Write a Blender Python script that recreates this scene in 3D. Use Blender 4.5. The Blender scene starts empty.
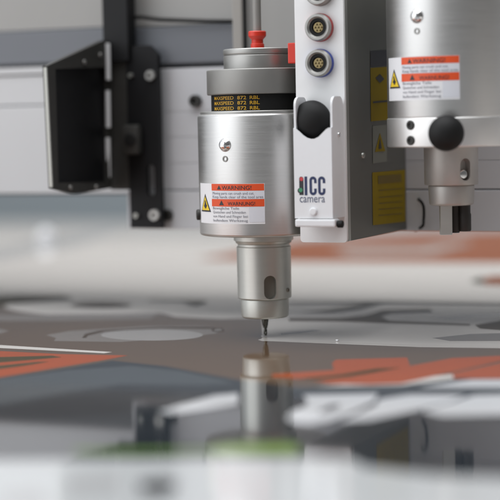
import bpy, bmesh, math, random
from mathutils import Vector, Matrix
random.seed(7)
S = bpy.context.scene
C = S.collection
R = math.radians
PI = math.pi

# ------------------------------------------------------------------ camera
F = 1733.0                      # focal length in photo pixels (photo 500 wide)
YAW, PITCH, ROLL = R(24), R(4.29), R(1.2)
right0 = Vector((math.cos(YAW), math.sin(YAW), 0))
fwdh = Vector((-math.sin(YAW), math.cos(YAW), 0))
ZU = Vector((0, 0, 1))
FWD = fwdh * math.cos(PITCH) - ZU * math.sin(PITCH)
up0 = fwdh * math.sin(PITCH) + ZU * math.cos(PITCH)
RIGHT = right0 * math.cos(ROLL) - up0 * math.sin(ROLL)
UP = up0 * math.cos(ROLL) + right0 * math.sin(ROLL)
DIST = 1.30
def ray(px, py):
    return FWD + RIGHT * ((px - 250) / F) - UP * ((py - 250) / F)
CAM = Vector((0, 0, 0)) - ray(265.5, 335.6) * DIST
def P(px, py, ax, val):
    i = 'XYZ'.index(ax)
    d = ray(px, py)
    return CAM + d * ((val - CAM[i]) / d[i])
def row(py, X, Y):
    """height at which the vertical through (X, Y) crosses photo row py"""
    q = Vector((X, Y, 0)) - CAM
    k = (250 - py) / F
    a, b = q.dot(UP), q.dot(FWD)
    return (k * b - a) / (UP.z - k * FWD.z)

cam = bpy.data.cameras.new('camera')
cam.sensor_width = 36
cam.lens = 36 * F / 500
cam.clip_start = 0.02
cam.clip_end = 50
cam.dof.use_dof = True
cam.dof.focus_distance = 1.252
cam.dof.aperture_fstop = 3.9
co = bpy.data.objects.new('camera', cam)
M = Matrix((RIGHT, UP, -FWD)).transposed().to_4x4()
M.translation = CAM
co.matrix_world = M
C.objects.link(co)
S.camera = co

# ------------------------------------------------------------------ materials
def mat(name, col, rough=0.5, metal=0.0, ior=1.5, noise=0.0, nscale=60, bump=0.0, stretch=(1, 1, 1), rvar=0.0, coat=0.0):
    m = bpy.data.materials.new(name)
    m.use_nodes = True
    nt = m.node_tree
    b = nt.nodes['Principled BSDF']
    b.inputs['Base Color'].default_value = (*col, 1)
    b.inputs['Roughness'].default_value = rough
    b.inputs['Metallic'].default_value = metal
    b.inputs['IOR'].default_value = ior
    b.inputs['Coat Weight'].default_value = coat
    b.inputs['Coat Roughness'].default_value = .055
    if noise or bump or rvar:
        tc = nt.nodes.new('ShaderNodeTexCoord')
        mp = nt.nodes.new('ShaderNodeMapping')
        mp.inputs['Scale'].default_value = stretch
        nz = nt.nodes.new('ShaderNodeTexNoise')
        nz.inputs['Scale'].default_value = nscale
        nz.inputs['Detail'].default_value = 5
        nt.links.new(tc.outputs['Object'], mp.inputs['Vector'])
        nt.links.new(mp.outputs['Vector'], nz.inputs['Vector'])
        if noise:
            mr = nt.nodes.new('ShaderNodeMapRange')
            mr.inputs['To Min'].default_value = 1 - noise
            mr.inputs['To Max'].default_value = 1 + noise
            nt.links.new(nz.outputs['Fac'], mr.inputs['Value'])
            mx = nt.nodes.new('ShaderNodeMix')
            mx.data_type = 'RGBA'
            mx.blend_type = 'MULTIPLY'
            mx.inputs['Factor'].default_value = 1
            mx.inputs['A'].default_value = (*col, 1)
            cb = nt.nodes.new('ShaderNodeCombineColor')
            for k in ('Red', 'Green', 'Blue'):
                nt.links.new(mr.outputs['Result'], cb.inputs[k])
            nt.links.new(cb.outputs['Color'], mx.inputs['B'])
            nt.links.new(mx.outputs['Result'], b.inputs['Base Color'])
        if rvar:
            mr = nt.nodes.new('ShaderNodeMapRange')
            mr.inputs['To Min'].default_value = max(0.02, rough - rvar)
            mr.inputs['To Max'].default_value = rough + rvar
            nt.links.new(nz.outputs['Fac'], mr.inputs['Value'])
            nt.links.new(mr.outputs['Result'], b.inputs['Roughness'])
        if bump:
            bp = nt.nodes.new('ShaderNodeBump')
            bp.inputs['Strength'].default_value = bump
            bp.inputs['Distance'].default_value = 0.001
            nt.links.new(nz.outputs['Fac'], bp.inputs['Height'])
            nt.links.new(bp.outputs['Normal'], b.inputs['Normal'])
    return m

ALU = mat('brushed_aluminium', (.63, .625, .615), .40, 1.0, noise=.06, nscale=40, stretch=(1, 1, 30), rvar=.06, bump=.04)
ALU_C = mat('clamp_aluminium', (.80, .79, .775), .42, .85, noise=.04, nscale=60, rvar=.05)
ALU_DK = mat('grey_anodised', (.29, .285, .272), .48, .7, noise=.08, nscale=90, rvar=.05)
DISC = mat('pale_anodised', (.40, .395, .38), .42, .8, noise=.06, nscale=80, rvar=.05)
NOSE = mat('nose_aluminium', (.60, .605, .57), .40, .8, noise=.05, nscale=70, stretch=(1, 1, 8), rvar=.05)
NOSE2 = mat('stained_nose_aluminium', (.47, .455, .43), .45, .6, noise=.12, nscale=70, rvar=.06)
CHROME = mat('chrome', (.8, .8, .8), .15, 1.0)
STEEL = mat('tool_steel', (.10, .10, .09), .25, 1.0, noise=.2, nscale=300, rvar=.08)
WHITE = mat('white_powder_coat', (.80, .81, .83), .42, 0, noise=.02, nscale=200, bump=.02)
WHITE_TAB = mat('white_plate', (.84, .845, .85), .5, 0, noise=.015, nscale=150)
PANEL = mat('grey_side_panel', (.135, .135, .12), .45, .3, noise=.1, nscale=25, rvar=.05)
EDGE = mat('panel_edge_metal', (.45, .45, .42), .4, .8)
BLACK = mat('black_plastic', (.009, .009, .009), .6, 0, ior=1.35, noise=.2, nscale=300, bump=.05)
BLACK_M = mat('black_painted_steel', (.007, .007, .008), .5, 0, ior=1.33, noise=.25, nscale=60, rvar=.08)
GRAPH = mat('dark_grey_steel', (.042, .041, .038), .5, .1, ior=1.4, noise=.2, nscale=60)
SLOT = mat('recess_grey', (.26, .245, .215), .6, .2)
RED = mat('red_plastic', (.62, .030, .012), .38, 0, noise=.1, nscale=200)
YELLOW = mat('yellow_ink', (.58, .32, .015), .5)
DARKYEL = mat('amber_label', (.27, .19, .003), .6, 0, ior=1.3, noise=.12, nscale=90)
DARKYEL2 = mat('amber_label_ink', (.15, .10, .004), .5)
STICK = mat('sticker_white', (.80, .80, .82), .45)
STICK_G = mat('sticker_pale_grey', (.70, .71, .76), .45)
ORANGE = mat('sticker_orange_red', (.74, .085, .018), .45)
TRI = mat('triangle_yellow', (.86, .60, .03), .45)
INK = mat('black_ink', (.03, .03, .035), .5)
INK_G = mat('grey_ink', (.22, .22, .25), .5)
NAVY = mat('navy_ink', (.018, .03, .10), .45)
NAVY_L = mat('navy_thin_ink', (.05, .065, .14), .45)
LED_R = mat('logo_red', (.6, .05, .06), .4)
LED_G = mat('logo_green', (.05, .28, .14), .4)
GOLD = mat('gold_contacts', (.30, .235, .12), .4, .9)
RING_R = mat('red_ring', (.36, .03, .03), .4)
RING_B = mat('blue_ring', (.02, .05, .32), .4)
BEAM = mat('beam_white_grey', (.57, .575, .59), .5, 0, noise=.03, nscale=8)
BEAM_B = mat('beam_blue_grey', (.15, .16, .18), .5, 0, noise=.04, nscale=8)
TAUPE = mat('taupe_cover', (.33, .325, .315), .55, 0, noise=.05, nscale=8)
TAUPE_D = mat('taupe_column', (.30, .285, .265), .5, .2, noise=.06, nscale=20)
CARR = mat('carriage_grey', (.57, .575, .60), .5, 0, noise=.03, nscale=20)
HOSE = mat('grey_hose', (.25, .24, .225), .4, 0, noise=.05, nscale=100)
TABLE = mat('table_grey', (.3, .3, .3), .6)
WALL = mat('wall_blue_grey', (.26, .295, .315), .8, 0, noise=.06, nscale=1.2)

REFL_W = mat('reflector_white', (.59, .57, .545), .8, 0, noise=.03, nscale=1.5)
REFL_D = mat('reflector_dark_grey', (.125, .135, .15), .8, 0, noise=.1, nscale=1.5)
def pm(name, col, noise=.09, rough=.055):
    return mat('print_' + name, col, rough, 0, ior=1.62, noise=noise, nscale=14, bump=.02, coat=.55)
PR = dict(white=pm('white', (.74, .695, .65)), near=pm('near_white_reflection', (.60, .615, .62)), brown=pm('brown', (.155, .092, .052)),
          olive=pm('olive', (.055, .044, .020)), brown2=pm('dark_brown', (.060, .044, .034)), pale=pm('pale_brown', (.30, .255, .225)),
          orange=pm('orange', (.44, .080, .016)), rust=pm('rust', (.27, .085, .036)), slate=pm('slate', (.028, .035, .043)),
          slate2=pm('dark_slate', (.012, .016, .022)), slate3=pm('light_slate', (.085, .098, .108)), letter=pm('letter_white', (.78, .785, .80)),
          green=pm('green', (.18, .32, .05)), grey=pm('grey', (.32, .32, .32)), black=pm('black', (.02, .02, .022)), lgrey=pm('light_grey', (.5, .5, .5)), offwhite=pm('off_white', (.50, .465, .44)))

for k in ('rust', 'brown2', 'olive'):                # flat, unlacquered inks
    bs = PR[k].node_tree.nodes['Principled BSDF']
    bs.inputs['Coat Weight'].default_value = .12
    bs.inputs['Specular IOR Level'].default_value = .06
    bs.inputs['Roughness'].default_value = .3
for k in ('near', 'green', 'lgrey', 'black'):        # satin laminate towards the front edge
    bs = PR[k].node_tree.nodes['Principled BSDF']
    bs.inputs['Coat Roughness'].default_value = .13
    bs.inputs['Roughness'].default_value = .14
bs = PR['rust'].node_tree.nodes['Principled BSDF']
bs.inputs['Coat Weight'].default_value = 0
bs.inputs['Specular IOR Level'].default_value = .02
bs = PR['orange'].node_tree.nodes['Principled BSDF']
bs.inputs['Coat Weight'].default_value = .3
bs.inputs['Specular IOR Level'].default_value = .15
bs = PR['white'].node_tree.nodes['Principled BSDF']
bs.inputs['Coat Weight'].default_value = .12
bs.inputs['Specular IOR Level'].default_value = .22

# ------------------------------------------------------------------ mesh helpers
def thing(name, label, cat, loc=(0, 0, 0), group=None):
    o = bpy.data.objects.new(name, None)
    o.empty_display_size = .02
    C.objects.link(o)
    o.location = loc
    o['label'] = label
    o['category'] = cat
    if group:
        o['group'] = group
    return o
def base_of(o):
    while o.parent:
        o = o.parent
    return Vector(o.location)
def obj(name, bm, m, parent=None, smooth=35, label=None, bevel=0):
    if bevel:
        es = [e for e in bm.edges if len(e.link_faces) == 2 and e.calc_face_angle(0) > R(40)]
        bmesh.ops.bevel(bm, geom=es, offset=bevel, segments=2, affect='EDGES', profile=.6, clamp_overlap=True)
    bmesh.ops.recalc_face_normals(bm, faces=bm.faces)
    if parent is not None:
        bmesh.ops.translate(bm, verts=bm.verts, vec=-base_of(parent))
    me = bpy.data.meshes.new(name)
    bm.to_mesh(me)
    bm.free()
    for mm in (m if isinstance(m, (list, tuple)) else [m]):
        me.materials.append(mm)
    if smooth:
        for p in me.polygons:
            p.use_smooth = True
        me.set_sharp_from_angle(angle=R(smooth))
    o = bpy.data.objects.new(name, me)
    C.objects.link(o)
    if parent is not None:
        o.parent = parent
    if label:
        o['label'] = label
    return o
def tag(o, label, cat, group=None):
    o['label'] = label
    o['category'] = cat
    if group:
        o['group'] = group
    return o
def settle(o, loc):
    """move the origin of a one-mesh thing to loc"""
    o.data.transform(Matrix.Translation(-Vector(loc)))
    o.location = loc
    return o
def BM():
    return bmesh.new()
def box(bm, lo, hi):
    lo, hi = [min(a, b) for a, b in zip(lo, hi)], [max(a, b) for a, b in zip(lo, hi)]
    mtx = Matrix.Translation([(a + b) / 2 for a, b in zip(lo, hi)]) @ Matrix.Diagonal([b - a for a, b in zip(lo, hi)] + [1])
    bmesh.ops.create_cube(bm, size=1, matrix=mtx)
    return bm
def prism(bm, pts, vec):
    a = [bm.verts.new(p) for p in pts]
    b = [bm.verts.new(Vector(p) + Vector(vec)) for p in pts]
    n = len(a)
    f = [bm.faces.new(a), bm.faces.new(b[::-1])]
    for i in range(n):
        bm.faces.new((a[i], b[i], b[(i + 1) % n], a[(i + 1) % n]))
    return bm
def frame_of(d):
    d = Vector(d).normalized()
    t = Vector((0, 0, 1)) if abs(d.z) < .9 else Vector((1, 0, 0))
    x = t.cross(d).normalized()
    return x, d.cross(x), d
def lathe(bm, prof, origin, axis=(0, 0, 1), n=96):
    """prof: (r, t) with t along the axis; r = 0 ends close it"""
    x, y, d = frame_of(axis)
    o = Vector(origin)
    rings = []
    for r, t in prof:
        if r < 1e-7:
            rings.append([bm.verts.new(o + d * t)])
        else:
            rings.append([bm.verts.new(o + d * t + (x * math.cos(2 * PI * k / n) + y * math.sin(2 * PI * k / n)) * r) for k in range(n)])
    for a, b in zip(rings, rings[1:]):
        for k in range(n):
            k2 = (k + 1) % n
            if len(a) == 1 and len(b) == 1:
                continue
            if len(a) == 1:
                bm.faces.new((a[0], b[k], b[k2]))
            elif len(b) == 1:
                bm.faces.new((a[k], a[k2], b[0]))
            else:
                bm.faces.new((a[k], a[k2], b[k2], b[k]))
    return bm
def rnd(r0, t0, r1, t1, f):
    """a solid cylinder profile of radius r1.. with filleted rims (bottom t0, top t1)"""
    out = [(0, t0)]
    for k in range(5):
        a = PI / 2 * k / 4
        out.append((r0 - f + f * math.sin(a), t0 + f - f * math.cos(a)))
    for k in range(5):
        a = PI / 2 * k / 4
        out.append((r1 - f + f * math.cos(a), t1 - f + f * math.sin(a)))
    out.append((0, t1))
    return out
def tube(bm, pts, r, n=16):
    pts = [Vector(p) for p in pts]
    rings = []
    for i, p in enumerate(pts):
        d = (pts[min(i + 1, len(pts) - 1)] - pts[max(i - 1, 0)])
        x, y, _ = frame_of(d)
        rings.append([bm.verts.new(p + (x * math.cos(2 * PI * k / n) + y * math.sin(2 * PI * k / n)) * r) for k in range(n)])
    for a, b in zip(rings, rings[1:]):
        for k in range(n):
            bm.faces.new((a[k], a[(k + 1) % n], b[(k + 1) % n], b[k]))
    bm.faces.new(rings[0])
    bm.faces.new(rings[-1][::-1])
    return bm
def capsule(cx, cz, w, h, n=10):
    r = w / 2
    out = []
    for k in range(n + 1):
        a = PI * k / n
        out.append((cx + r * math.cos(a), cz + h / 2 - r + r * math.sin(a)))
    for k in range(n + 1):
        a = PI + PI * k / n
        out.append((cx + r * math.cos(a), cz - h / 2 + r + r * math.sin(a)))
    return out
def cut(o, cutter):
    """boolean difference baked into o's mesh; cutter is a bmesh in o's parent space"""
    me = bpy.data.meshes.new('cutter')
    bmesh.ops.recalc_face_normals(cutter, faces=cutter.faces)
    bmesh.ops.translate(cutter, verts=cutter.verts, vec=-base_of(o))
    cutter.to_mesh(me)
    cutter.free()
    c = bpy.data.objects.new('cutter', me)
    C.objects.link(c)
    c.parent = o.parent
    md = o.modifiers.new('cut', 'BOOLEAN')
    md.operation = 'DIFFERENCE'
    md.solver = 'EXACT'
    md.object = c
    dg = bpy.context.evaluated_depsgraph_get()
    dg.update()
    new = bpy.data.meshes.new_from_object(o.evaluated_get(dg))
    o.modifiers.remove(md)
    old = o.data
    o.data = new
    new.name = old.name
    bpy.data.meshes.remove(old)
    bpy.data.objects.remove(c)
    bpy.data.meshes.remove(me)
    for p in o.data.polygons:
        p.use_smooth = True
    o.data.set_sharp_from_angle(angle=R(35))
def text_polys(body, size, sx=1.0, bold=0.0, align='LEFT', spacing=1.0):
    """triangles of a line of lettering in 2-D (list of triples of (x, y))"""
    cu = bpy.data.curves.new('lettering', 'FONT')
    cu.body = body
    cu.size = size
    cu.offset = bold
    cu.align_x = align
    cu.space_character = spacing
    cu.resolution_u = 3
    o = bpy.data.objects.new('lettering', cu)
    C.objects.link(o)
    dg = bpy.context.evaluated_depsgraph_get()
    dg.update()
    me = bpy.data.meshes.new_from_object(o.evaluated_get(dg))
    me.calc_loop_triangles()
    vs = [(v.co.x * sx, v.co.y) for v in me.vertices]
    tris = [[vs[i] for i in t.vertices] for t in me.loop_triangles]
    bpy.data.objects.remove(o)
    bpy.data.meshes.remove(me)
    bpy.data.curves.remove(cu)
    return tris
def fit(tris, x0, x1, y0):
    """scale a line of text in x so it spans x0..x1, baseline y0"""
    a = min(p[0] for t in tris for p in t)
    b = max(p[0] for t in tris for p in t)
    k = (x1 - x0) / (b - a)
    return [[(x0 + (p[0] - a) * k, y0 + p[1]) for p in t] for t in tris]
def flat(bm, tris, fn):
    for t in tris:
        bm.faces.new([bm.verts.new(fn(*p)) for p in t])
    return bm
def grid(bm, fn, x0, x1, y0, y1, nx=1, ny=1):
    v = [[bm.verts.new(fn(x0 + (x1 - x0) * i / nx, y0 + (y1 - y0) * j / ny)) for i in range(nx + 1)] for j in range(ny + 1)]
    for j in range(ny):
        for i in range(nx):
            bm.faces.new((v[j][i], v[j][i + 1], v[j + 1][i + 1], v[j + 1][i]))
    return bm
def on_cyl(cx, cy, rad, phi0, z0, d):
    """2-D (s, h) -> a point on a vertical cylinder, d outside its skin"""
    def fn(s, h):
        a = phi0 + s / rad
        return (cx + (rad + d) * math.sin(a), cy - (rad + d) * math.cos(a), z0 + h)
    return fn
def dirphi(phi):
    return Vector((math.sin(phi), -math.cos(phi), 0))
def screw(name, p, axis, r, m, parent, h=.0025, hexr=.45):
    """cap screw with a socket, seated at p and standing out along axis"""
    bm = BM()
    lathe(bm, [(0, -.001), (r, -.001), (r, h * .75), (r * .92, h), (r * hexr, h), (r * hexr * .9, h * .3), (0, h * .3)], p, axis, 24)
    return obj(name, bm, m, parent)

# ------------------------------------------------------------------ setting
FAR = 1.33
ob = obj('table_top', box(BM(), (-3.2, -.82, -.05), (2.6, FAR + .03, -.0045)), TABLE, None, 0)
ob['kind'] = 'structure'
ob = obj('dark_reflector_wall', box(BM(), (-6, 2.405, .252), (4, 2.5, 2.8)), REFL_D, None, 0)  # added dark stretch, keeps the nearer reflections in the sheet low
ob['kind'] = 'structure'
ob = obj('pale_reflector_band', box(BM(), (-6, 2.40, .102), (4, 2.5, .251)), REFL_W, None, 0)  # added white band, unseen itself, brightens the reflection in the far sheet
ob['kind'] = 'structure'
ob = obj('back_wall', box(BM(), (-6, 2.405, -1.2), (4, 2.5, .101)), WALL, None, 0)
ob['kind'] = 'structure'

# ------------------------------------------------------------------ printed sheet
sheet = thing('printed_sheet', 'large glossy printed sheet under the tool with brown, white, orange and slate shapes', 'printed sheet', (0, 0, -.004))
obj('acrylic_panel', box(BM(), (-3.0, -.78, -.004), (2.4, FAR, -.00044)), PR['white'], sheet, 0)
bm = BM()
mats = list(PR.keys())
layers = []
def zl(pts):
    a = (min(p[0] for p in pts), max(p[0] for p in pts), min(p[1] for p in pts), max(p[1] for p in pts))
    lv = 1 + max([0] + [q[4] for q in layers if q[0] < a[1] and q[1] > a[0] and q[2] < a[3] and q[3] > a[2]])
    layers.append((*a, lv))
    return -.0004 + lv * .000010
def clampxy(p):
    return Vector((max(-2.98, min(2.38, p.x)), max(-.775, min(FAR - .005, p.y)), p.z))
def ink(m, pts):
    z = zl(pts)
    f = bm.faces.new([bm.verts.new(clampxy(P(x, y, 'Z', z))) for x, y in pts])
    f.material_index = mats.index(m)
def disc(m, cx, cy, rx, ry, n=40):
    ink(m, [(cx + rx * math.cos(2 * PI * k / n), cy + ry * math.sin(2 * PI * k / n)) for k in range(n)])
def band(m, y0l, y0r, y1l, y1r, x0=-250, x1=750):
    ink(m, [(x0, y0l), (x1, y0r), (x1, y1r), (x0, y1l)])
# far: rust shapes on white
ink('rust', [(196, 259), (235, 252), (300, 240), (420, 233), (640, 226), (800, 224), (800, 262), (500, 263), (300, 262)])
ink('pale', [(330, 248), (420, 248), (470, 241), (470, 244), (430, 254), (350, 255)])
ink('rust', [(473, 281), (492, 276), (560, 274), (640, 280), (560, 287), (488, 285)])
ink('olive', [(470, 281), (480, 277), (484, 279), (484, 284), (478, 284)])
ink('lgrey', [(-200, 262), (0, 247), (60, 238), (110, 230), (130, 231), (70, 248), (0, 260), (-200, 280)])
# middle: brown field
ink('brown', [(-300, 318), (-120, 304), (0, 302), (120, 300), (262, 318), (262, 341), (420, 347), (800, 352), (800, 380), (480, 372), (300, 388), (-300, 410)])
disc('white', 98, 306, 94, 10)
ink('olive', [(-30, 303), (0, 307), (10, 304), (33, 300), (70, 299.5), (73, 297), (62, 294.5), (20, 294), (-20, 296)])
disc('brown2', 101, 304.5, 31, 3.4)
ink('pale', [(-30, 315), (40, 314.5), (120, 314), (160, 313), (150, 319), (60, 321), (-30, 321)])
ink('white', [(161, 313), (180, 309), (210, 308), (250, 309), (262, 311), (262, 318), (220, 319), (175, 317)])
ink('white', [(205, 306.5), (225, 302), (262, 299), (262, 306), (230, 308)])
ink('olive', [(150, 299), (207, 300), (206, 303), (196, 306), (188, 304), (182, 301.5), (150, 300.5)])
ink('pale', [(-40, 330), (0, 329), (9, 331), (0, 333.5), (-40, 335)])
ink('pale', [(46, 335), (70, 331), (150, 326), (205, 325.5), (226, 329), (216, 333.5), (180, 338), (120, 342), (54, 341), (56, 338)])
ink('brown2', [(82, 338), (85, 334), (100, 330.5), (160, 327), (207, 326.6), (219, 328), (218, 329), (160, 328.3), (104, 331.8), (88, 335.6), (86, 338)])
disc('offwhite', 152, 335, 51, 5.6)
disc('brown2', 218, 330, 6.5, 2.0)
disc('pale', 218, 330, 4.4, 1.1)
# right: white band with brown strokes
ink('white', [(288, 296), (800, 300), (800, 352), (500, 346.5), (420, 345.3), (330, 342.4), (262, 341), (258, 339.8), (262, 338.6), (275, 337.5), (283, 330), (276, 324), (283, 316), (289, 305)])
ink('brown2', [(287, 301.5), (380, 300.5), (520, 303), (800, 304), (800, 306.5), (520, 305), (400, 303.3), (290, 303.5)])
ink('brown2', [(300, 312), (330, 308.5), (352, 305), (372, 302.5), (384, 303), (360, 309), (330, 312.5)])
ink('brown2', [(289, 318), (340, 318), (366, 315), (382, 309.5), (430, 308), (433, 311.5), (392, 313), (381, 316.5), (390, 320.5), (470, 324), (470, 325.6), (380, 323), (340, 321.5), (289, 321)])
ink('pale', [(430, 318), (480, 314), (560, 312), (560, 316), (500, 317), (450, 320)])
ink('brown2', [(475, 325), (500, 320.5), (560, 318), (700, 320), (700, 330), (500, 330), (480, 328.6)])
ink('pale', [(432, 338), (470, 334), (540, 332), (560, 338), (500, 341), (450, 341)])
ink('pale', [(280, 333), (312, 330), (322, 330.4), (300, 333.5), (281, 335)])
# orange wedge, left
ink('white', [(-150, 341), (0, 345), (80, 350), (112, 352), (104, 353.2), (0, 348), (-150, 345)])
ink('orange', [(-200, 344), (0, 351), (60, 354), (128, 355.4), (106, 359.5), (60, 367), (0, 377), (-80, 392), (-200, 415)])
ink('olive', [(-120, 361), (0, 357), (52, 355.6), (62, 357.2), (30, 360), (0, 362.5), (-120, 372)])
ink('olive', [(-120, 374), (0, 365.5), (38, 361.8), (50, 361.5), (26, 365.5), (0, 369), (-120, 384)])
# slate foreground field
ink('slate', [(-400, 455), (-150, 404), (0, 378), (64, 368.5), (112, 360.5), (165, 366), (240, 380), (300, 387), (402, 385), (454, 378.5), (560, 378), (800, 378), (1400, 600), (1400, 1100), (-900, 1100), (-900, 600)])
ink('slate3', [(-200, 410), (0, 379), (70, 370), (130, 366), (180, 371), (235, 383), (200, 385), (120, 384), (60, 393), (0, 404), (-200, 436)])
ink('slate2', [(-200, 444), (0, 408), (60, 397), (126, 389), (180, 392), (158, 400), (120, 414), (60, 419), (0, 423), (-200, 450)])
# orange marks, right
ink('orange', [(272, 374), (334, 370), (332, 363), (336, 359.6), (407, 357.4), (410, 366), (452, 358), (502, 355.6), (620, 352), (620, 356), (500, 361), (452, 372), (401, 383.5), (370, 384.6), (330, 383.6), (310, 379.4), (272, 377)])
ink('olive', [(300, 378.5), (340, 374.5), (376, 368.5), (402, 367.5), (350, 376.5), (318, 380)])
ink('orange', [(452, 373.5), (500, 363), (620, 358), (620, 379), (500, 379), (454, 378.5)])
ink('slate3', [(286, 387.2), (380, 386.6), (410, 387), (410, 389), (286, 389.4)])
# white letters, foreground
ink('letter', [(158, 411), (215, 395), (238, 393), (238, 404), (170, 414)])
ink('letter', [(303, 395), (378, 393.4), (374, 401), (352, 412), (330, 420), (308, 424), (292, 422), (286, 418), (292, 411), (305, 406), (308, 402)])
ink('slate', [(318, 411.5), (330, 405), (342, 404), (336, 409), (322, 413)])
ink('letter', [(340, 421), (376, 405), (378, 400), (386, 398), (410, 394.5), (466, 394.5), (448, 402), (421, 409), (370, 420)])
ink('letter', [(421, 411), (452, 402), (475, 395), (560, 393), (700, 393), (700, 414), (500, 415), (441, 416)])
ink('letter', [(417, 387.5), (472, 379.6), (560, 378.8), (700, 380), (700, 390), (488, 387.6)])
# near: pale print with white reflection painted in, and a green edge
ink('near', [(-500, 466), (0, 460), (300, 458), (352, 459), (365, 467), (430, 475), (520, 479), (900, 484), (1500, 700), (1500, 1100), (-900, 1100), (-900, 700)])
ink('green', [(212, 446), (240, 443.5), (292, 443), (300, 447), (298, 454), (212, 454)])
ink('green', [(74, 449), (130, 449.5), (212, 449), (212, 452), (120, 453.5), (74, 452)])
ink('lgrey', [(66, 478), (118, 476), (120, 489), (66, 492)])
ink('black', [(138, 482), (168, 478), (178, 484), (170, 494), (142, 494)])
ink('lgrey', [(0, 492), (40, 489), (52, 504), (4, 508)])
bmesh.ops.triangulate(bm, faces=bm.faces)
for f in bm.faces:
    if f.normal.z < 0:
        f.normal_flip()
obj('printed_ink', bm, [PR[k] for k in mats], sheet, 0)

# ------------------------------------------------------------------ spindles
def warning_label(parent, cx, cy, rad, ztop, phi0, k=1.0):
    W, H = .0630 * k, .0292 * k
    mm = .001 * k
    def fn(d):
        return on_cyl(cx, cy, rad, phi0, ztop - H, d)
    def y(v):                      # v in photo-sticker units, 0 top .. 275 bottom
        return H * (1 - v / 275)
    lb = obj('warning_label', grid(BM(), fn(.00018), 0, W, 0, H, 40, 1), STICK, parent, 60)
    b = BM()
    grid(b, fn(.0003), 19.3 * mm, W - .3 * mm, y(48), y(2), 30, 1)
    obj('heading_bar', b, ORANGE, lb, 60)
    b = BM()
    grid(b, fn(.0003), 19.3 * mm, W - .3 * mm, y(156), y(106), 30, 1)
    obj('heading_bar', b, ORANGE, lb, 60)
    b = BM()
    grid(b, fn(.0003), 19.3 * mm, W - .3 * mm, y(104), y(50), 30, 1)
    obj('pale_band', b, STICK_G, lb, 60)
    # triangle: black border, yellow field and black mark in one mesh
    b = BM()
    tx, ty, tw, th = 10.2 * mm, y(196), 15.6 * mm, 13.2 * mm
    def tri(f, k, mi):
        cym = ty + th * .36
        n, m = 6, 8
        def q(i, j):
            t = i / n
            half = tw / 2 * (1 - t) * k
            return b.verts.new(f(tx - half + 2 * half * j / m, cym + (ty + th * t - cym) * k))
        for i in range(n):
            for j in range(m):
                vs = [q(i, j), q(i, j + 1), q(i + 1, j + 1), q(i + 1, j)] if i < n - 1 else [q(i, j), q(i, j + 1), q(n, 0)]
                b.faces.new(vs).material_index = mi
    tri(fn(.0003), 1.0, 1)
    tri(fn(.00042), .76, 0)
    f3 = fn(.00065)
    mark = [(-.6, 7.8), (.4, 8.6), (1.0, 7.0), (2.0, 5.2), (3.0, 4.8), (1.6, 3.6), (1.2, 2.6), (.2, 2.4), (-.2, 3.4), (-1.8, 4.2), (-1.0, 5.2), (-.3, 5.6)]
    b.faces.new([b.verts.new(f3(tx + p * mm, ty + c * mm)) for p, c in mark]).material_index = 1
    bmesh.ops.triangulate(b, faces=b.faces[:])
    obj('warning_triangle', b, [TRI, INK], lb, 60)
    # lettering
    ink_b = BM()
    ft = fn(.00045)
    flat(ink_b, fit(text_polys('WARNING!', 4.1 * mm, bold=.012 * mm), 30 * mm, 53.5 * mm, y(41)), ft)
    flat(ink_b, fit(text_polys('WARNUNG!', 3.7 * mm, bold=.012 * mm), 35 * mm, 56 * mm, y(148)), ft)
    ink_b.faces.new([ink_b.verts.new(ft(*q)) for q in ((27.2 * mm, y(147)), (31.6 * mm, y(147)), (29.4 * mm, y(114)))])
    ink_b.faces.new([ink_b.verts.new(ft(*q)) for q in ((25.4 * mm, y(40)), (29.2 * mm, y(40)), (27.3 * mm, y(12)))])
    obj('heading_lettering', ink_b, INK, lb, 60)
    sm = BM()
    for t, x1, v in (('Moving parts can crush and cut.', 55.5, 74), ('Keep hands clear of the tool area', 62, 99),
                     ('Bewegliche Teile', 44, 176), ('Quetschen und Schneiden', 49, 203),
                     ('von Hand und Finger bei', 50.5, 231), ('laufendem Werkzeug', 50.5, 259)):
        flat(sm, fit(text_polys(t, 2.7 * mm), 20.6 * mm, x1 * mm, y(v)), ft)
    obj('small_lettering', sm, INK_G, lb, 60)
    g = BM()
    grid(g, fn(.0003), 51.6 * mm, W - .3 * mm, y(262), y(160), 8, 1)
    obj('blank_patch', g, STICK_G, lb, 60)
    return lb

def button(parent, cx, cy, rad, phi, zb, zh):
    d = dirphi(phi)
    p = Vector((cx, cy, zb)) + d * (rad - .0008)
    b = BM()
    prof = [(0, -.001), (.0049, -.001), (.0049, .0012), (.0046, .0016)]
    for k in range(1, 7):
        a = PI / 2 * k / 6
        prof.append((.0043 * math.cos(a), .0016 + .0030 * math.sin(a)))
    prof[-1] = (0, .0046)
    lathe(b, prof, p, d, 32)
    obj('push_button', b, CHROME, parent, 50)
    p2 = Vector((cx, cy, zh)) + d * (rad - .0006)
    b = BM()
    lathe(b, [(0, 0), (.0022, 0), (.0022, .0011), (.0013, .0011), (.0011, .0003), (0, .0003)], p2, d, 20)
    obj('set_screw', b, ALU_DK, parent)

ALPHA = YAW                                   # camera-frame angle 0 as a world angle
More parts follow.
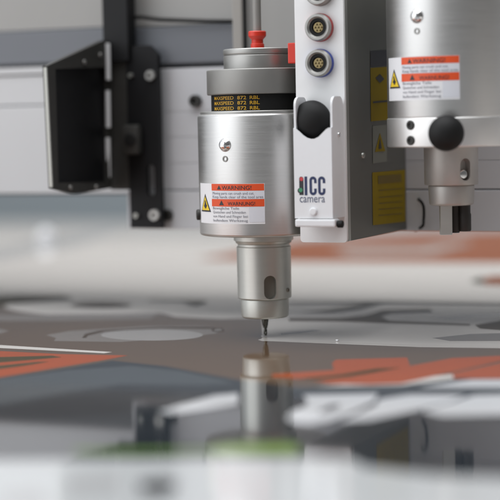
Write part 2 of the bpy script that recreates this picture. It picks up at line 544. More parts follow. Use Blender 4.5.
# ---- lowered spindle
def zz(py):
    return row(py, 0, 0)
sp = thing('router_spindle', 'silver router spindle lowered onto the sheet, with black ring of yellow lettering', 'router spindle', (0, 0, zz(319)), 'router spindles')
RB = .0473
b = BM()
z0, z1 = zz(233.5), zz(113.5)
lathe(b, rnd(RB, z0, RB, z1, .0022), (0, 0, 0), n=128)
obj('housing', b, ALU, sp, 30)
b = BM()
lathe(b, rnd(.0452, z1 - .001, .0452, zz(110.6), .0008), (0, 0, 0), n=128)
obj('rim', b, DISC, sp, 30)
RR = .0368
b = BM()
lathe(b, [(0, zz(111)), (RR, zz(111)), (RR, zz(93)), (0, zz(93))], (0, 0, 0), n=128)
ring = obj('lettered_ring', b, BLACK, sp, 30)
t = BM()
mm = .001
for i, py in enumerate((99.4, 104.4, 109.6)):
    zb = zz(py)
    ft = on_cyl(0, 0, RR, ALPHA - R(67), zb, .0002)
    flat(t, fit(text_polys('MAXSPEED', 3.5 * mm, bold=.03 * mm), 0, 22.2 * mm, 0), ft)
    flat(t, fit(text_polys('872', 3.5 * mm, bold=.05 * mm), 25.2 * mm, 32.2 * mm, 0), ft)
    flat(t, fit(text_polys('RBL', 3.5 * mm, bold=.05 * mm), 34.8 * mm, 42.0 * mm, 0), ft)
obj('yellow_lettering', t, YELLOW, ring, 60)
b = BM()
lathe(b, rnd(.0398, zz(94.5), .0398, zz(69.5), .0010), (0, 0, 0), n=128)
obj('collar', b, ALU_DK, sp, 30)
b = BM()
lathe(b, rnd(.0270, zz(70), .0270, zz(55.6), .0007)[:-1] + [(.0262, zz(55.6)), (.0262, zz(55.0))] + rnd(.0272, zz(55.0), .0272, zz(49), .0010)[1:], (0, 0, 0), n=96)
obj('top_disc', b, DISC, sp, 30)
# red push fitting, its release ring flared at the top
fx = P(257.5, 46, 'Y', 0)
fz0, fz1 = zz(50), zz(31)
hh = fz1 - fz0
b = BM()
lathe(b, [(0, 0), (.0050, 0), (.0050, hh * .30), (.0043, hh * .36), (.0043, hh * .55), (.0058, hh * .66), (.0066, hh * .74), (.0066, hh * .95), (.0060, hh), (.0034, hh), (0, hh)], (fx.x, 0, fz0), n=40)
fit_o = obj('hose_fitting', b, RED, sp, 30)
b = BM()
q = P(294.5, 65, 'Y', -.026)
box(b, (q.x - .0035, -.030, zz(66)), (q.x + .006, -.018, zz(46)))
obj('side_fitting', b, RED, sp, 0, bevel=.0008)
button(sp, 0, 0, RB, ALPHA - R(34.5), zz(143.5), zz(157))
warning_label(sp, 0, 0, RB, zz(181), ALPHA - R(75))
b = BM()
d = dirphi(ALPHA - R(84))
lathe(b, rnd(.004, 0, .004, .004, .001), Vector((0, 0, zz(213))) + d * (RB - .0015), d, 20)
obj('side_screw', b, GRAPH, sp)
# nose
b = BM()
zn = zz(239.8)
prof = [(0, zz(297.5)), (.0196, zz(297.5)), (.0201, zz(296.6)), (.0203, zz(250)), (.0203, zz(246.2)), (.0194, zz(245.6)), (.0194, zz(243.4)), (.0206, zz(242.6)), (.0212, zz(240.4)), (.0222, zn), (.0224, zz(235)), (.0218, zz(231)), (0, zz(231))]
lathe(b, prof, (0, 0, 0), n=112)
nose = obj('nose', b, NOSE, sp, 25)
al = ALPHA + math.asin(5.5 / 27)
d = dirphi(al)
x, y_, _ = frame_of(d)
side = Vector((math.cos(al), math.sin(al), 0))
cz = zz(285.2)
hs = zz(273.6) - zz(297)
cap = [Vector((0, 0, 0)) + d * .0145 + side * a + ZU * c for a, c in capsule(0, cz, .0092, hs)]
cb = BM()
prism(cb, cap, d * .02)
cut(nose, cb)
b = BM()
prism(b, [Vector((0, 0, 0)) + d * .0138 + side * a + ZU * c for a, c in capsule(0, cz, .0090, hs - .0002)], d * .0010)
obj('slot_floor', b, SLOT, nose, 0)
b = BM()
lathe(b, rnd(.0176, zz(316.8), .0182, zz(297.2), .0016), (0, 0, 0), n=96)
obj('nose_collar', b, NOSE, sp, 30)
d2 = dirphi(ALPHA + R(58))
screw('set_screw', d2 * .0201 + ZU * zz(289), d2, .0016, SLOT, sp, .0008)

# router bit: shank, neck and fluted tip
bit = thing('router_bit', 'thin dark router bit touching the printed sheet below the lowered spindle', 'router bit', (0, 0, 0))
b = BM()
zs = zz(314)
lathe(b, [(0, zs), (.0025, zs), (.0025, zz(321)), (.0022, zz(322.5)), (.0021, zz(325)), (.0017, zz(326)), (.0017, zz(327.5)), (0, zz(327.5))][::-1], (0, 0, 0), n=32)
obj('shank', b, STEEL, bit, 30)
b = BM()
zt0, zt1 = .0000, zz(327)
n, seg = 24, 40
prev = None
for i in range(seg + 1):
    z = zt0 + (zt1 - zt0) * i / seg
    tw = i * .11
    rg = []
    for k in range(n):
        a = 2 * PI * k / n
        r = .00135 * (1 - .42 * max(0, math.cos(2 * a)) ** 1.5)
        if i == 0:
            r *= .6
        rg.append(b.verts.new((r * math.cos(a + tw), r * math.sin(a + tw), z)))
    if prev:
        for k in range(n):
            b.faces.new((prev[k], prev[(k + 1) % n], rg[(k + 1) % n], rg[k]))
    else:
        b.faces.new(rg)
    prev = rg
b.faces.new(prev[::-1])
obj('fluted_tip', b, STEEL, bit, 40)

# swarf beside the bit
def chip(px, py, s, lab):
    p = P(px, py, 'Z', .0)
    b = BM()
    bmesh.ops.create_icosphere(b, subdivisions=2, radius=1)
    for v in b.verts:
        v.co *= 1 + random.uniform(-.25, .25)
        v.co = Vector((v.co.x * s * 1.5, v.co.y * s, (v.co.z + .8) * s * .55))
    bmesh.ops.rotate(b, verts=b.verts, cent=(0, 0, 0), matrix=Matrix.Rotation(random.uniform(0, 3), 3, 'Z'))
    o = obj('swarf_chip', b, STICK, None, 60)
    o.location = p
    tag(o, lab, 'chip', 'swarf chips on the sheet')
chip(337.2, 340.8, .0011, 'tiny white swarf chip alone on the pale print away from the bit')
chip(262.6, 336.6, .0007, 'white swarf chip touching the router bit on its outer side')

# ---- raised spindle
X2, Y2 = P(454.5, 110, 'Y', 0).x, 0.0
def z2(py):
    return row(py, X2, Y2)
sp2 = thing('router_spindle', 'silver router spindle raised in a clamp with black knob and two screws', 'router spindle', (X2, Y2, z2(205)), 'router spindles')
b = BM()
lathe(b, rnd(RB, z2(118.5), RB, z2(-90), .002), (X2, Y2, 0), n=128)
obj('housing', b, ALU, sp2, 30)
button(sp2, X2, Y2, RB, ALPHA - R(38.5), z2(18.5), z2(33))
warning_label(sp2, X2, Y2, RB, z2(57.5), ALPHA - R(80), 1.02)
b = BM()
RC = .0478
lathe(b, rnd(RC, z2(146), RC, z2(117), .0010), (X2, Y2, 0), n=128)
clampo = obj('clamp', b, ALU_C, sp2, 30)
d = dirphi(ALPHA - R(46))
for py in (124, 139):
    screw('clamp_screw', Vector((X2, Y2, z2(py))) + d * (RC - .0004), d, .0033, GRAPH, clampo, .0014, .5)
d = dirphi(ALPHA - R(12.5))
kp = Vector((X2, Y2, z2(132.3))) + d * (RC - .001)
def knob(parent, p, d, r, name='knob'):
    b = BM()
    prof = [(0, 0), (r * .45, 0), (r * .45, .004), (r * .80, .005)]
    for k in range(0, 13):
        a = R(-38) + (PI / 2 + R(38)) * k / 12
        prof.append((r * math.cos(a) if k < 12 else 0, .005 + r * .50 + r * .80 * math.sin(a)))
    lathe(b, prof, p, d, 64)
    return obj(name, b, BLACK, parent, 40)
knob(sp2, kp, d, .0122, 'clamp_knob')
b = BM()
lathe(b, [(0, z2(184.5)), (.0186, z2(184.5)), (.0190, z2(183.5)), (.0192, z2(146.2)), (.0192, z2(140)), (0, z2(140))], (X2 - .003, Y2, 0), n=96)
nose2 = obj('nose', b, NOSE2, sp2, 30)
NX = X2 - .003
al = ALPHA + math.asin(11.5 / 27)
d = dirphi(al)
side = Vector((math.cos(al), math.sin(al), 0))
hs = z2(158) - z2(180)
cb = BM()
prism(cb, [Vector((NX, Y2, 0)) + d * .0125 + side * a + ZU * c for a, c in capsule(0, z2(169), .0082, hs)], d * .02)
cut(nose2, cb)
b = BM()
lathe(b, rnd(.0034, 0, .0034, .0045, .001), Vector((NX, Y2, z2(174))) + d * .0123 , d, 24)
obj('slot_pin', b, CHROME, nose2, 40)
b = BM()
lathe(b, rnd(.0158, z2(205), .0164, z2(184), .0018), (NX, Y2, 0), n=96)
obj('nose_collar', b, NOSE2, sp2, 30)
# the knife insert held in the raised spindle
kt = thing('cutting_tool', 'pale flat shank with two dark prongs hanging under the raised spindle', 'cutting tool', (NX, Y2, z2(235)))
def at2(px):
    return (px - 452.6) * .75 * .001 * (Vector((X2, Y2, 0)) - CAM).dot(FWD) / DIST
ctr = Vector((X2, Y2, 0))
def blk(b, px0, px1, py0, py1, dep, off):
    rr = Vector((math.cos(YAW), math.sin(YAW), 0))
    ff = Vector((-math.sin(YAW), math.cos(YAW), 0))
    u0, u1 = at2(px0), at2(px1)
    pts = [ctr + rr * u0 + ff * off, ctr + rr * u1 + ff * off, ctr + rr * u1 + ff * (off + dep), ctr + rr * u0 + ff * (off + dep)]
    pts = [Vector((p.x, p.y, z2(py1))) for p in pts]
    prism(b, pts, (0, 0, z2(py0) - z2(py1)))
b = BM()
blk(b, 436.5, 448, 204, 234, .007, -.006)
obj('shank', b, NOSE, kt, 0, bevel=.0008)
for px, py1, r in ((452.2, 233, .0034), (462, 231.5, .0046)):
    u = at2(px)
    p = ctr + right0 * u + fwdh * .003
    b = BM()
    zb, zt = z2(py1), z2(204)
    lathe(b, [(0, zb), (r * .9, zb), (r, zb + .001), (r, zb + .012), (r * .9, zb + .013), (r * .9, zt), (0, zt)], (p.x, p.y, 0), n=24)
    obj('prong', b, GRAPH, kt, 30)

# ------------------------------------------------------------------ camera unit
YP, YC = -.037, -.060
XR = P(345.0, 120, 'Y', YP).x - .0014
def PY(px, py, y):
    return P(px, py, 'Y', y)
xl = PY(296.5, 120, YP).x
cu = thing('camera_unit', 'white fronted camera unit with three round sockets, black knob and blue lettering', 'camera unit', (xl + .02, 0, row(243, .0885, YP)))
zbot = row(242.6, XR, YP)
ztop = row(-60, XR, YP)
# front plate with rounded lower corners
b = BM()
x0 = PY(300.5, 240, YP).x
rr = .0025
xb0, xb1 = xl, XR + .0014
outl = [(xb0, ztop), (xb0, row(226, xl, YP))]
outl += [(x0, row(226, xl, YP))]
for k in range(5):
    a = PI + PI / 2 * k / 4
    outl.append((x0 + rr + rr * math.cos(a), zbot + rr + rr * math.sin(a)))
for k in range(5):
    a = 1.5 * PI + PI / 2 * k / 4
    outl.append((xb1 - rr + rr * math.cos(a), zbot + rr + rr * math.sin(a)))
outl.append((xb1, ztop))
prism(b, [(x, YP, z) for x, z in outl], (0, .003, 0))
obj('front_plate', b, WHITE_TAB, cu, 30)
# housing block behind it
b = BM()
YK_ = .098
pts = [(XR, YP + .0032, zbot + .0005), (XR, YK_ - .0004, zbot + .0005), (XR, YK_ - .0004, ztop), (XR, YP + .0032, ztop)]
prism(b, pts, (-(XR - xl - .0015), 0, 0))
house = obj('housing_block', b, PANEL, cu, 0, bevel=.0006)
b = BM()
box(b, (XR + .0001, YP + .0045, zbot + .0008), (XR + .0012, YP + .0085, ztop))
obj('edge_strip', b, EDGE, house, 0)
def on_side(d):
    return lambda px, py: P(px, py, 'X', XR + d)
s1, s2, s3 = on_side(.0003), on_side(.0006), on_side(.0009)
def quad(b, f, pts):
    b.faces.new([b.verts.new(f(*p)) for p in pts])
    return b
b = BM()
quad(b, s1, [(372.3, 172.5), (405.2, 169.6), (405.4, 221.6), (373.0, 225.3)])
lab = obj('amber_label', b, DARKYEL, house, 0)
b = BM()
quad(b, s2, [(378, 176), (401.5, 174), (401.6, 182), (378.2, 184)])
for y0 in (190, 197, 203, 209, 215):
    quad(b, s2, [(379, y0), (402, y0 - 2), (402, y0 - 1), (379, y0 + 1)])
obj('label_ink', b, DARKYEL2, house, 0)
b = BM()
quad(b, s1, [(370.5, 68), (388.5, 66.6), (389.5, 119.8), (371, 121.4)])
obj('amber_label', b, DARKYEL, house, 0)
b = BM()
quad(b, s1, [(370.4, 51), (388.4, 49.6), (388.5, 65.8), (370.5, 67.2)])
quad(b, s2, [(375.5, 78), (380, 74), (384.5, 79), (380, 83)])
quad(b, s2, [(373, 101.5), (388, 100), (388, 101.8), (373, 103.2)])
obj('label_ink', b, INK, house, 0)
b = BM()
quad(b, s1, [(372.6, 126), (386.5, 124.6), (386.8, 161.5), (373, 163.5)])
obj('caution_sticker', b, mat('shaded_sticker', (.20, .205, .175), .6), house, 0)  # pale sticker, its colour darkened for the shade on this side
b = BM()
b.faces.new([b.verts.new(s2(*p)) for p in ((375, 152), (385.5, 151), (380, 133))])
obj('caution_triangle', b, DARKYEL, house, 0)
b = BM()
b.faces.new([b.verts.new(s3(*p)) for p in ((378.6, 149), (381.8, 148.6), (380.2, 138))])
obj('caution_mark', b, INK, house, 0)
p = s1(362.6, 155.5)
screw('side_screw', p, (1, 0, 0), .0022, EDGE, house, .0012)
# hinged cover: notched front and two cheeks
cover_x0, cover_x1 = PY(294.0, 170, YC).x, PY(332.0, 170, YC).x
zc0, zcT = row(218.5, .07, YC), row(128.5, .07, YC)
b = BM()
cw = cover_x1 - cover_x0
zn = row(143, .07, YC)
def cov(u, py):
    return (cover_x0 + cw * u, YC, row(py, .07, YC))
front = [cov(0, 218.5), cov(0, 127.6), cov(.06, 128.6), cov(.14, 131), cov(.24, 134.8), cov(.34, 137.6), cov(.44, 138.8), cov(.55, 138.8), cov(.66, 136.9), cov(.76, 133.2), cov(.86, 129.4), cov(.92, 128.0), cov(1, 127.6), cov(1, 218.5)]
prism(b, front, (0, .0018, 0))
cover = obj('hinged_cover', b, WHITE, cu, 30)
def cheek(x0, x1):
    zt = row(96.5, .07, YC)
    yf, yb = YC + .0019, YP - .0002
    r = .006
    pts = [(x0, yf, zc0)]
    for k in range(6):
        a = PI - PI / 2 * k / 5
        pts.append((x0, yf + r + r * math.cos(a), zt - r + r * math.sin(a)))
    for k in range(6):
        a = PI / 2 - PI / 2 * k / 5
        pts.append((x0, yb - r + r * math.cos(a), zt - r + r * math.sin(a)))
    pts.append((x0, yb, zc0))
    bb = BM()
    prism(bb, pts, (x1 - x0, 0, 0))
    return obj('cover_cheek', bb, WHITE, cover, 0, bevel=.0004)
cheek(cover_x0 - .0002, cover_x0 + .0013)
cheek(cover_x1 - .0013, cover_x1 + .0002)
screw('cover_screw', P(338.2, 134.5, 'X', cover_x1 + .0002), (1, 0, 0), .0016, CHROME, cover, .0010)
# hinge bar
b = BM()
hz0, hz1 = row(227.0, .07, YC), row(219.2, .07, YC)
box(b, (cover_x0 + .0005, YC - .0016, hz0), (cover_x1 + .0022, YC + .008, hz1))
hb = obj('hinge_bar', b, WHITE, cu, 0, bevel=.0012)
b = BM()
lathe(b, rnd(.0026, 0, .0026, .0042, .0006), (cover_x1 + .0022, YC + .003, (hz0 + hz1) / 2 - .0008), (1, 0, 0), 24)
obj('hinge_screw', b, BLACK, hb, 30)
# knob held between the cheeks
kc = PY(312.0, 120.5, YC + .0115)
b = BM()
r = .0142
prof = [(0, -.0118), (r * .4, -.0118), (r * .4, -.009)]
for k in range(13):
    a = R(-50) + R(140) * k / 12
    prof.append((r * math.cos(a) if k < 12 else 0, r * .68 * math.sin(a)))
lathe(b, prof, kc, (0, -1, 0), 64)
obj('knob', b, BLACK, cu, 40)
# connectors
for px, py, rm in ((320.5, -8, ALU_DK), (320.5, 27.6, RING_R), (320.8, 63.2, RING_B)):
    c = PY(px, py, YP)
    cn = BM()
    lathe(cn, [(0, -.0002), (.0100, -.0002), (.0100, .0030), (.0097, .0034), (0, .0034)], c, (0, -1, 0), 48)
    base = obj('socket', cn, rm, cu, 30)
    cn = BM()
    lathe(cn, [(.0065, .003), (.0097, .0032), (.0097, .0056), (.0088, .0070), (.0076, .0070), (.0064, .0056), (.0064, .003)], c, (0, -1, 0), 48)
    obj('socket_ring', cn, DISC, base, 30)
    cn = BM()
    lathe(cn, [(0, .0030), (.0066, .0030), (.0066, .0052), (.0044, .0052), (.0040, .0042), (0, .0042)], c, (0, -1, 0), 40)
    obj('insert', cn, BLACK, base, 30)
    cn = BM()
    lathe(cn, [(0, .0036), (.0036, .0036), (.0036, .0044), (0, .0044)], c, (0, -1, 0), 32)
    for k in range(7):
        a = 2 * PI * k / 6
        q = Vector((.0024 * math.cos(a), 0, .0024 * math.sin(a))) if k < 6 else Vector((0, 0, 0))
        lathe(cn, [(0, .004), (.0006, .004), (.0006, .0056), (0, .0058)], c + q, (0, -1, 0), 10)
    obj('contact_pins', cn, GOLD, base, 30)
# lettering on the cover
def on_front(d):
    return lambda x, z: (x, YC - d, z)
xi0, xi1 = PY(304.6, 186, YC).x, PY(325.4, 186, YC).x
zi = row(195.3, .07, YC)
hI = row(176.4, .07, YC) - zi
b = BM()
def bar(b, f, x0, x1, z0, z1):
    b.faces.new([b.verts.new(f(*q)) for q in ((x0, z0), (x1, z0), (x1, z1), (x0, z1))])
f = on_front(.00012)
wI = xi1 - xi0
st = wI * .125
bar(b, f, xi0, xi0 + st * 1.05, zi, zi + hI)
def letter_c(xa, xb):
    r = (xb - xa) / 2
    o, i = [], []
    n = 10
    for k in range(n + 1):                     # upper arch right to left, then lower arch left to right
        a = PI * k / n
        o.append((xa + r + r * math.cos(a), zi + hI - r + r * math.sin(a)))
        i.append((xa + r + (r - st) * math.cos(a), zi + hI - r + (r - st) * math.sin(a)))
    for k in range(n + 1):
        a = PI + PI * k / n
        o.append((xa + r + r * math.cos(a), zi + r + r * math.sin(a)))
        i.append((xa + r + (r - st) * math.cos(a), zi + r + (r - st) * math.sin(a)))
    o.insert(0, (xb, zi + hI * .64)); i.insert(0, (xb - st, zi + hI * .64))
    o.append((xb, zi + hI * .36)); i.append((xb - st, zi + hI * .36))
    for k in range(len(o) - 1):
        b.faces.new([b.verts.new(f(*q)) for q in (o[k], i[k], i[k + 1], o[k + 1])])
letter_c(xi0 + wI * .235, xi0 + wI * .585)
letter_c(xi0 + wI * .65, xi1)
obj('bold_lettering', b, NAVY, cover, 0)
b = BM()
zc = row(202.4, .07, YC)
tr = text_polys('camera', .0082)
flat(b, fit(tr, PY(299.8, 200, YC).x, PY(325.0, 200, YC).x, zc), f)
obj('thin_lettering', b, NAVY_L, cover, 0)
# the dark traffic-light mark before the letters
b = BM()
xa, xb = PY(299.3, 186, YC).x, PY(303.6, 186, YC).x
ra = (xb - xa) / 2
pts = []
for k in range(9):
    a = PI * k / 8
    pts.append(((xa + xb) / 2 + ra * math.cos(a), zi + hI - ra + ra * math.sin(a)))
pts += [(xa, zi + .0002), (xb, zi + .0002)]
b.faces.new([b.verts.new(f(*q)) for q in pts])
mk = obj('lamp_mark', b, INK, cover, 0)
def dot(px, py, r, m, d=.0003):
    bb = BM()
    c0 = PY(px, py, YC)
    g = on_front(d)
    bb.faces.new([bb.verts.new(g(c0.x + r * math.cos(2 * PI * k / 20), c0.z + r * math.sin(2 * PI * k / 20))) for k in range(20)])
    return obj('lamp_dot', bb, m, cover, 0)
dot(301.6, 179.0, .0014, LED_R)
dot(300.2, 190.6, .0019, INK, .0003)
dot(300.9, 190.0, .0015, LED_G, .0005)
# cover button
c0 = PY(313.6, 211.6, YC)
b = BM()
lathe(b, [(0, -.0005), (.0026, -.0005), (.0026, .0012), (.0022, .0017), (0, .0018)], c0, (0, -1, 0), 32)
obj('cover_button', b, WHITE, cover, 40)

# ------------------------------------------------------------------ gantry beam
YB = .118
def zb_(py, px=70):
    return PY(px, py, YB).z
gb = thing('gantry_beam', 'long pale machine beam with blue grey upper rail behind the spindles', 'gantry beam', (-.2, YB, zb_(194)))
BX0, BX1 = -1.6, 1.3
b = BM()
box(b, (BX0, YB + .006, zb_(193.2) + .001), (BX1, YB + .20, zb_(-120)))
obj('core', b, GRAPH, gb, 0)
b = BM()
for a, c, y in ((193.5, 105, YB), (103.8, 74.2, YB + .0015), (72.8, 66, YB)):
    box(b, (BX0, y, zb_(a)), (BX1, YB + .010, zb_(c)))
obj('front_panel', b, BEAM, gb, 0, bevel=.0008)
b = BM()
box(b, (BX0, YB + .003, zb_(62.4)), (BX1, YB + .010, zb_(29)))
obj('upper_rail', b, BEAM_B, gb, 0, bevel=.001)
b = BM()
pts = [(BX0, YB + .004, zb_(28)), (BX0, YB + .012, zb_(28)), (BX0, YB + .012, zb_(-110)), (BX0, YB + .004, zb_(-110))]
prism(b, pts, (BX1 - BX0, 0, 0))
obj('top_cover', b, TAUPE, gb, 0)
b = BM()
box(b, (BX0, YB + .01, zb_(193.2) - .002), (BX1, YB + .19, zb_(193.2) + .0008))
obj('underside', b, BEAM_B, gb, 0)

# ------------------------------------------------------------------ carriage
YK = .098
def zk(py, px=170):
    return PY(px, py, YK).z
def xk(px, py=150):
    return PY(px, py, YK).x
cg = thing('carriage', 'pale grey carriage plate that carries the spindles across the beam', 'carriage', (0, YK, zk(229)))
b = BM()
box(b, (xk(127.5, 210), YK, zk(229.3)), (.75, YB - .001, zk(191)))
lowp = obj('lower_plate', b, CARR, cg, 0, bevel=.0008)
b = BM()
for a, c in ((189.8, 163.5), (163.32, 137.5), (137.32, 112.0), (111.82, 68.5)):
    box(b, (xk(124, 130), YK + .001, zk(a)), (.75, YB - .001, zk(c)))
obj('upper_plate', b, CARR, cg, 0, bevel=.0005)
b = BM()
box(b, (xk(122.5, 45), YK + .001, zk(64.6)), (xk(236, 45), YB, zk(26.5)))
obj('blue_cover', b, BEAM_B, cg, 0, bevel=.002)
# black rubber lip running over the blue cover
b = BM()
pts = [PY(x, y, YK - .002) for x, y in ((122, 27), (124, 22), (130, 18.2), (140, 17), (160, 19.6), (206, 21.2), (236, 21.4))]
tube(b, pts, .0016, 12)
obj('rubber_lip', b, BLACK, cg, 40)
b = BM()
box(b, (xk(122.5, 45), YK + .004, zk(25.8)), (xk(236, 45), YB, zk(-90)))
obj('taupe_cover', b, TAUPE, cg, 0, bevel=.001)
b = BM()
box(b, (xk(243, 20), .086, row(48, .02, .086)), (xl - .001, YK + .002, row(-90, .02, .086)))
obj('backing_plate', b, TAUPE, cg, 0, bevel=.0006)
screw('cap_screw', PY(195.8, 101, YK), (0, -1, 0), .0050, GRAPH, cg, .004, .5)
screw('cap_screw', PY(168.2, 215, YK), (0, -1, 0), .0048, GRAPH, cg, .004, .5)
# square column and hose in front of the backing plate
b = BM()
xa, xb_ = PY(233.2, 25, .08).x, PY(243.2, 25, .08).x
box(b, (xa, .078, row(62, .0, .08)), (xb_, .0859, row(-90, 0, .08)))
obj('support_column', b, TAUPE_D, cg, 0, bevel=.0012)
b = BM()
q = PY(244.8, 25, .045)
tube(b, [(q.x, .045, row(62, 0, .045)), (q.x, .045, row(-90, 0, .045))], .0012, 12)
o = tag(obj('cable', b, BLACK, None, 40), 'thin black cable running up beside the square grey column', 'cable')
settle(o, (q.x, .045, row(62, 0, .045)))
b = BM()
tube(b, [(fx.x, 0, fz1 - .003), (fx.x, .0, fz1 + .02), (fx.x + .0002, .001, fz1 + .05), (fx.x + .001, .002, fz1 + .12)], .0031, 20)
o = tag(obj('air_hose', b, HOSE, None, 40), 'grey air hose rising from the red fitting on the lowered spindle', 'hose')
settle(o, (fx.x, 0, fz1))
# loose dark wire beside the raised nose
b = BM()
raw = [P(415.5, 198, 'X', XR - .0003)] + [PY(x, y, .086) for x, y in ((420.5, 201), (423.4, 206), (424.0, 213), (423.6, 220), (422.6, 226))] + [P(415.5, 230.5, 'X', XR - .0003)]
ctrl = []
for i in range(len(raw) - 1):
    p0, p1, p2, p3 = raw[max(i - 1, 0)], raw[i], raw[i + 1], raw[min(i + 2, len(raw) - 1)]
    for k in range(5):
        u = k / 5
        ctrl.append(.5 * (2 * p1 + (p2 - p0) * u + (2 * p0 - 5 * p1 + 4 * p2 - p3) * u * u + (3 * p1 - p0 - 3 * p2 + p3) * u ** 3))
ctrl.append(raw[-1])
tube(b, ctrl, .0011, 12)
o = tag(obj('wire', b, BLACK, None, 60), 'short dark wire loop at the edge of the grey panel beside the raised spindle nose', 'wire')
settle(o, ctrl[0])

# ------------------------------------------------------------------ black hinged bracket on the carriage
YH = .085
br = thing('hinged_bracket', 'black steel bracket with open tray and pale hinge bolted to the carriage', 'bracket', PY(144, 228, YH))
def ph(px, py):
    return PY(px, py, YH)
b = BM()
c_ = .004
pl = [ph(131, 228), ph(131.5, 60)]
xb0, xb1 = ph(128.2, 140).x, ph(159.5, 140).x
zb0, zb1 = ph(144, 228).z, ph(144, 45.5).z
pts = [(xb0, zb0), (xb0, zb1 - .006), (xb0 + .005, zb1), (xb1 - .008, zb1), (xb1, zb1 - .008), (xb1, zb0)]
prism(b, [(x, YH, z) for x, z in pts], (0, .006, 0))
barr = obj('mounting_bar', b, BLACK_M, br, 0)
cb = BM()
c0 = ph(150.3, 180)
prism(cb, [(x, YH - .005, z) for x, z in capsule(c0.x, c0.z, .0078, ph(150, 165).z - ph(150, 197).z)], (0, .02, 0))
cut(barr, cb)
for px, py, r, m in ((131.5, 75.5, .0019, EDGE), (151, 75.5, .0044, DISC), (137, 215.5, .0022, EDGE), (155.2, 215, .0048, DISC)):
    screw('cap_screw', ph(px, py), (0, -1, 0), r, m, br, .0032)
# spine beside the bar
b = BM()
box(b, (ph(108.0, 120).x, YH + .001, ph(120, 190).z), (xb0 - .0006, YH + .009, ph(120, 26).z))
obj('spine', b, GRAPH, br, 0, bevel=.001)
b = BM()
box(b, (ph(104.5, 20).x, YH - .004, ph(115, 62).z), (ph(130, 20).x, YH + .010, ph(115, -80).z))
obj('post', b, BLACK_M, br, 0, bevel=.001)
screw('post_screw', ph(116, 2), (0, -1, 0), .002, EDGE, br)
b = BM()
p0, p1 = ph(126.8, 154.5), ph(143.2, 124.5)
box(b, (p0.x, YH - .010, p0.z), (p1.x, YH - .0002, p1.z))
lt = obj('latch', b, GRAPH, br, 30, bevel=.0032)
b = BM()
lathe(b, rnd(.0052, 0, .0052, .0012, .0004), Vector(((p0.x + p1.x) / 2 + .001, YH - .010, (p0.z + p1.z) / 2)), (0, -1, 0), 28)
obj('latch_hole', b, BLACK, lt, 30)
# tray in the plane facing along the beam
XT = ph(112, 120).x
def pt(px, py, d=0):
    return P(px, py, 'X', XT + d)
outer = [pt(47, 66), pt(102.5, 40.5), pt(112.5, 40.5), pt(112.5, 188), pt(76, 194), pt(53, 188.5)]
b = BM()
prism(b, outer, (-.004, 0, 0))
tray = obj('tray', b, GRAPH, br, 0, bevel=.0006)
inner = [pt(55.5, 69), pt(108.5, 67), pt(108.5, 182), pt(58.5, 183)]
cb = BM()
prism(cb, [p + Vector((.01, 0, 0)) for p in inner], (-.03, 0, 0))
cut(tray, cb)
b = BM()
ii = [pt(54.8, 68), pt(109.2, 66), pt(109.2, 183), pt(57.8, 184)]
prism(b, [p + Vector((-.0042, 0, 0)) for p in ii], (-.002, 0, 0))
obj('tray_floor', b, BLACK_M, tray, 0)
for px, py in ((84, 70.0 - 8), (100, 55), (70, 187.5), (96, 187)):
    screw('tray_screw', pt(px, py), (1, 0, 0), .0018, DISC, tray, .0012)
# front edge of the tray, the light on it put into a paler metal
b = BM()
e0, e1 = pt(47.2, 67.5), pt(53, 187)
prism(b, [e0 + Vector((.0002, 0, 0)), e0 + Vector((-.0024, 0, 0)), e0 + Vector((-.0024, -.0016, 0)), e0 + Vector((.0002, -.0016, 0))], e1 - e0)
obj('lit_edge', b, EDGE, tray, 0)
for a, c in ((43.5, 80), (90.5, 127.5), (137.5, 177)):
    b = BM()
    q0, q1 = ph(111.8, c), ph(111.2, a)
    tube(b, [q0 + Vector((0, -.006, 0)), q1 + Vector((0, -.006, 0))], .0020, 16)
    obj('hinge_knuckle', b, WHITE, br, 40)

# pale round cap at the far side of the sheet
q = P(46, 242, 'Z', 0)
b = BM()
lathe(b, [(0, 0), (.011, 0), (.012, .002), (.012, .010), (.009, .016), (.004, .019), (0, .0195)], q, n=32)
o = tag(obj('round_cap', b, STICK, None, 40), 'small pale round cap standing far back on the sheet under the beam', 'cap')
settle(o, q)

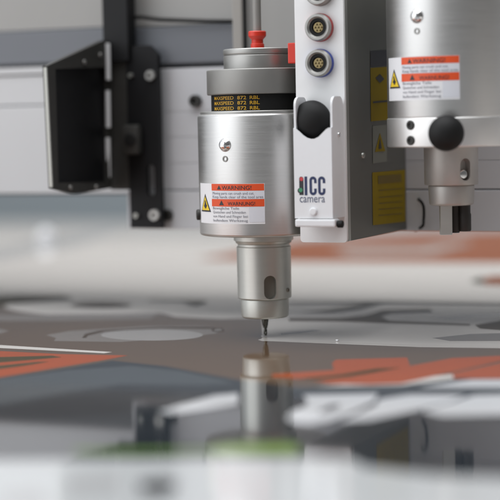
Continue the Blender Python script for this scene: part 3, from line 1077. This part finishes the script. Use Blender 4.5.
# ------------------------------------------------------------------ light
w = bpy.data.worlds.new('World')
S.world = w
w.use_nodes = True
nt = w.node_tree
bg = nt.nodes['Background']
tc = nt.nodes.new('ShaderNodeTexCoord')
dp = nt.nodes.new('ShaderNodeVectorMath')
dp.operation = 'DOT_PRODUCT'
dp.inputs[1].default_value = Vector((.88, -.42, -.22)).normalized()   # the dim end of the hall
nt.links.new(tc.outputs['Generated'], dp.inputs[0])
cr = nt.nodes.new('ShaderNodeValToRGB')
cr.color_ramp.elements[0].position = 0
cr.color_ramp.elements[0].color = (.78, .82, .87, 1)
cr.color_ramp.elements[1].position = 1
cr.color_ramp.elements[1].color = (.10, .10, .10, 1)
e = cr.color_ramp.elements.new(.42)
e.color = (.57, .59, .62, 1)
e = cr.color_ramp.elements.new(.68)
e.color = (.20, .20, .20, 1)
mr = nt.nodes.new('ShaderNodeMapRange')
mr.inputs['From Min'].default_value = -1
mr.inputs['From Max'].default_value = 1
nt.links.new(dp.outputs['Value'], mr.inputs['Value'])
nt.links.new(mr.outputs['Result'], cr.inputs['Fac'])
nt.links.new(cr.outputs['Color'], bg.inputs['Color'])
bg.inputs['Strength'].default_value = .9
def area(name, loc, target, sx, sy, L, col):
    l = bpy.data.lights.new(name, 'AREA')
    l.shape = 'RECTANGLE'
    l.size, l.size_y = sx, sy
    l.energy = L * PI * sx * sy
    l.color = col
    o = bpy.data.objects.new(name, l)
    C.objects.link(o)
    o.location = loc
    d = Vector(target) - Vector(loc)
    o.rotation_euler = d.to_track_quat('-Z', 'Y').to_euler()
    return o
area('window_light', (-1.45, -1.6, .85), (0, 0, .08), 2.2, 1.7, 1.35, (.96, .98, 1.0))
area('ceiling_light', (-.2, -.5, 2.2), (-.1, .1, 0), 2.6, 2.0, 3.2, (.97, .985, 1.0))
area('ceiling_light', (-.5, 1.5, 2.3), (-.6, 1.9, 0), 3.4, 1.0, 2.6, (1.0, .99, .98))

S.view_settings.view_transform = 'Standard'
S.view_settings.look = 'None'
S.view_settings.exposure = .2
S.view_settings.gamma = 1
S.render.engine = 'CYCLES'
S.cycles.use_denoising = True
S.cycles.max_bounces = 8
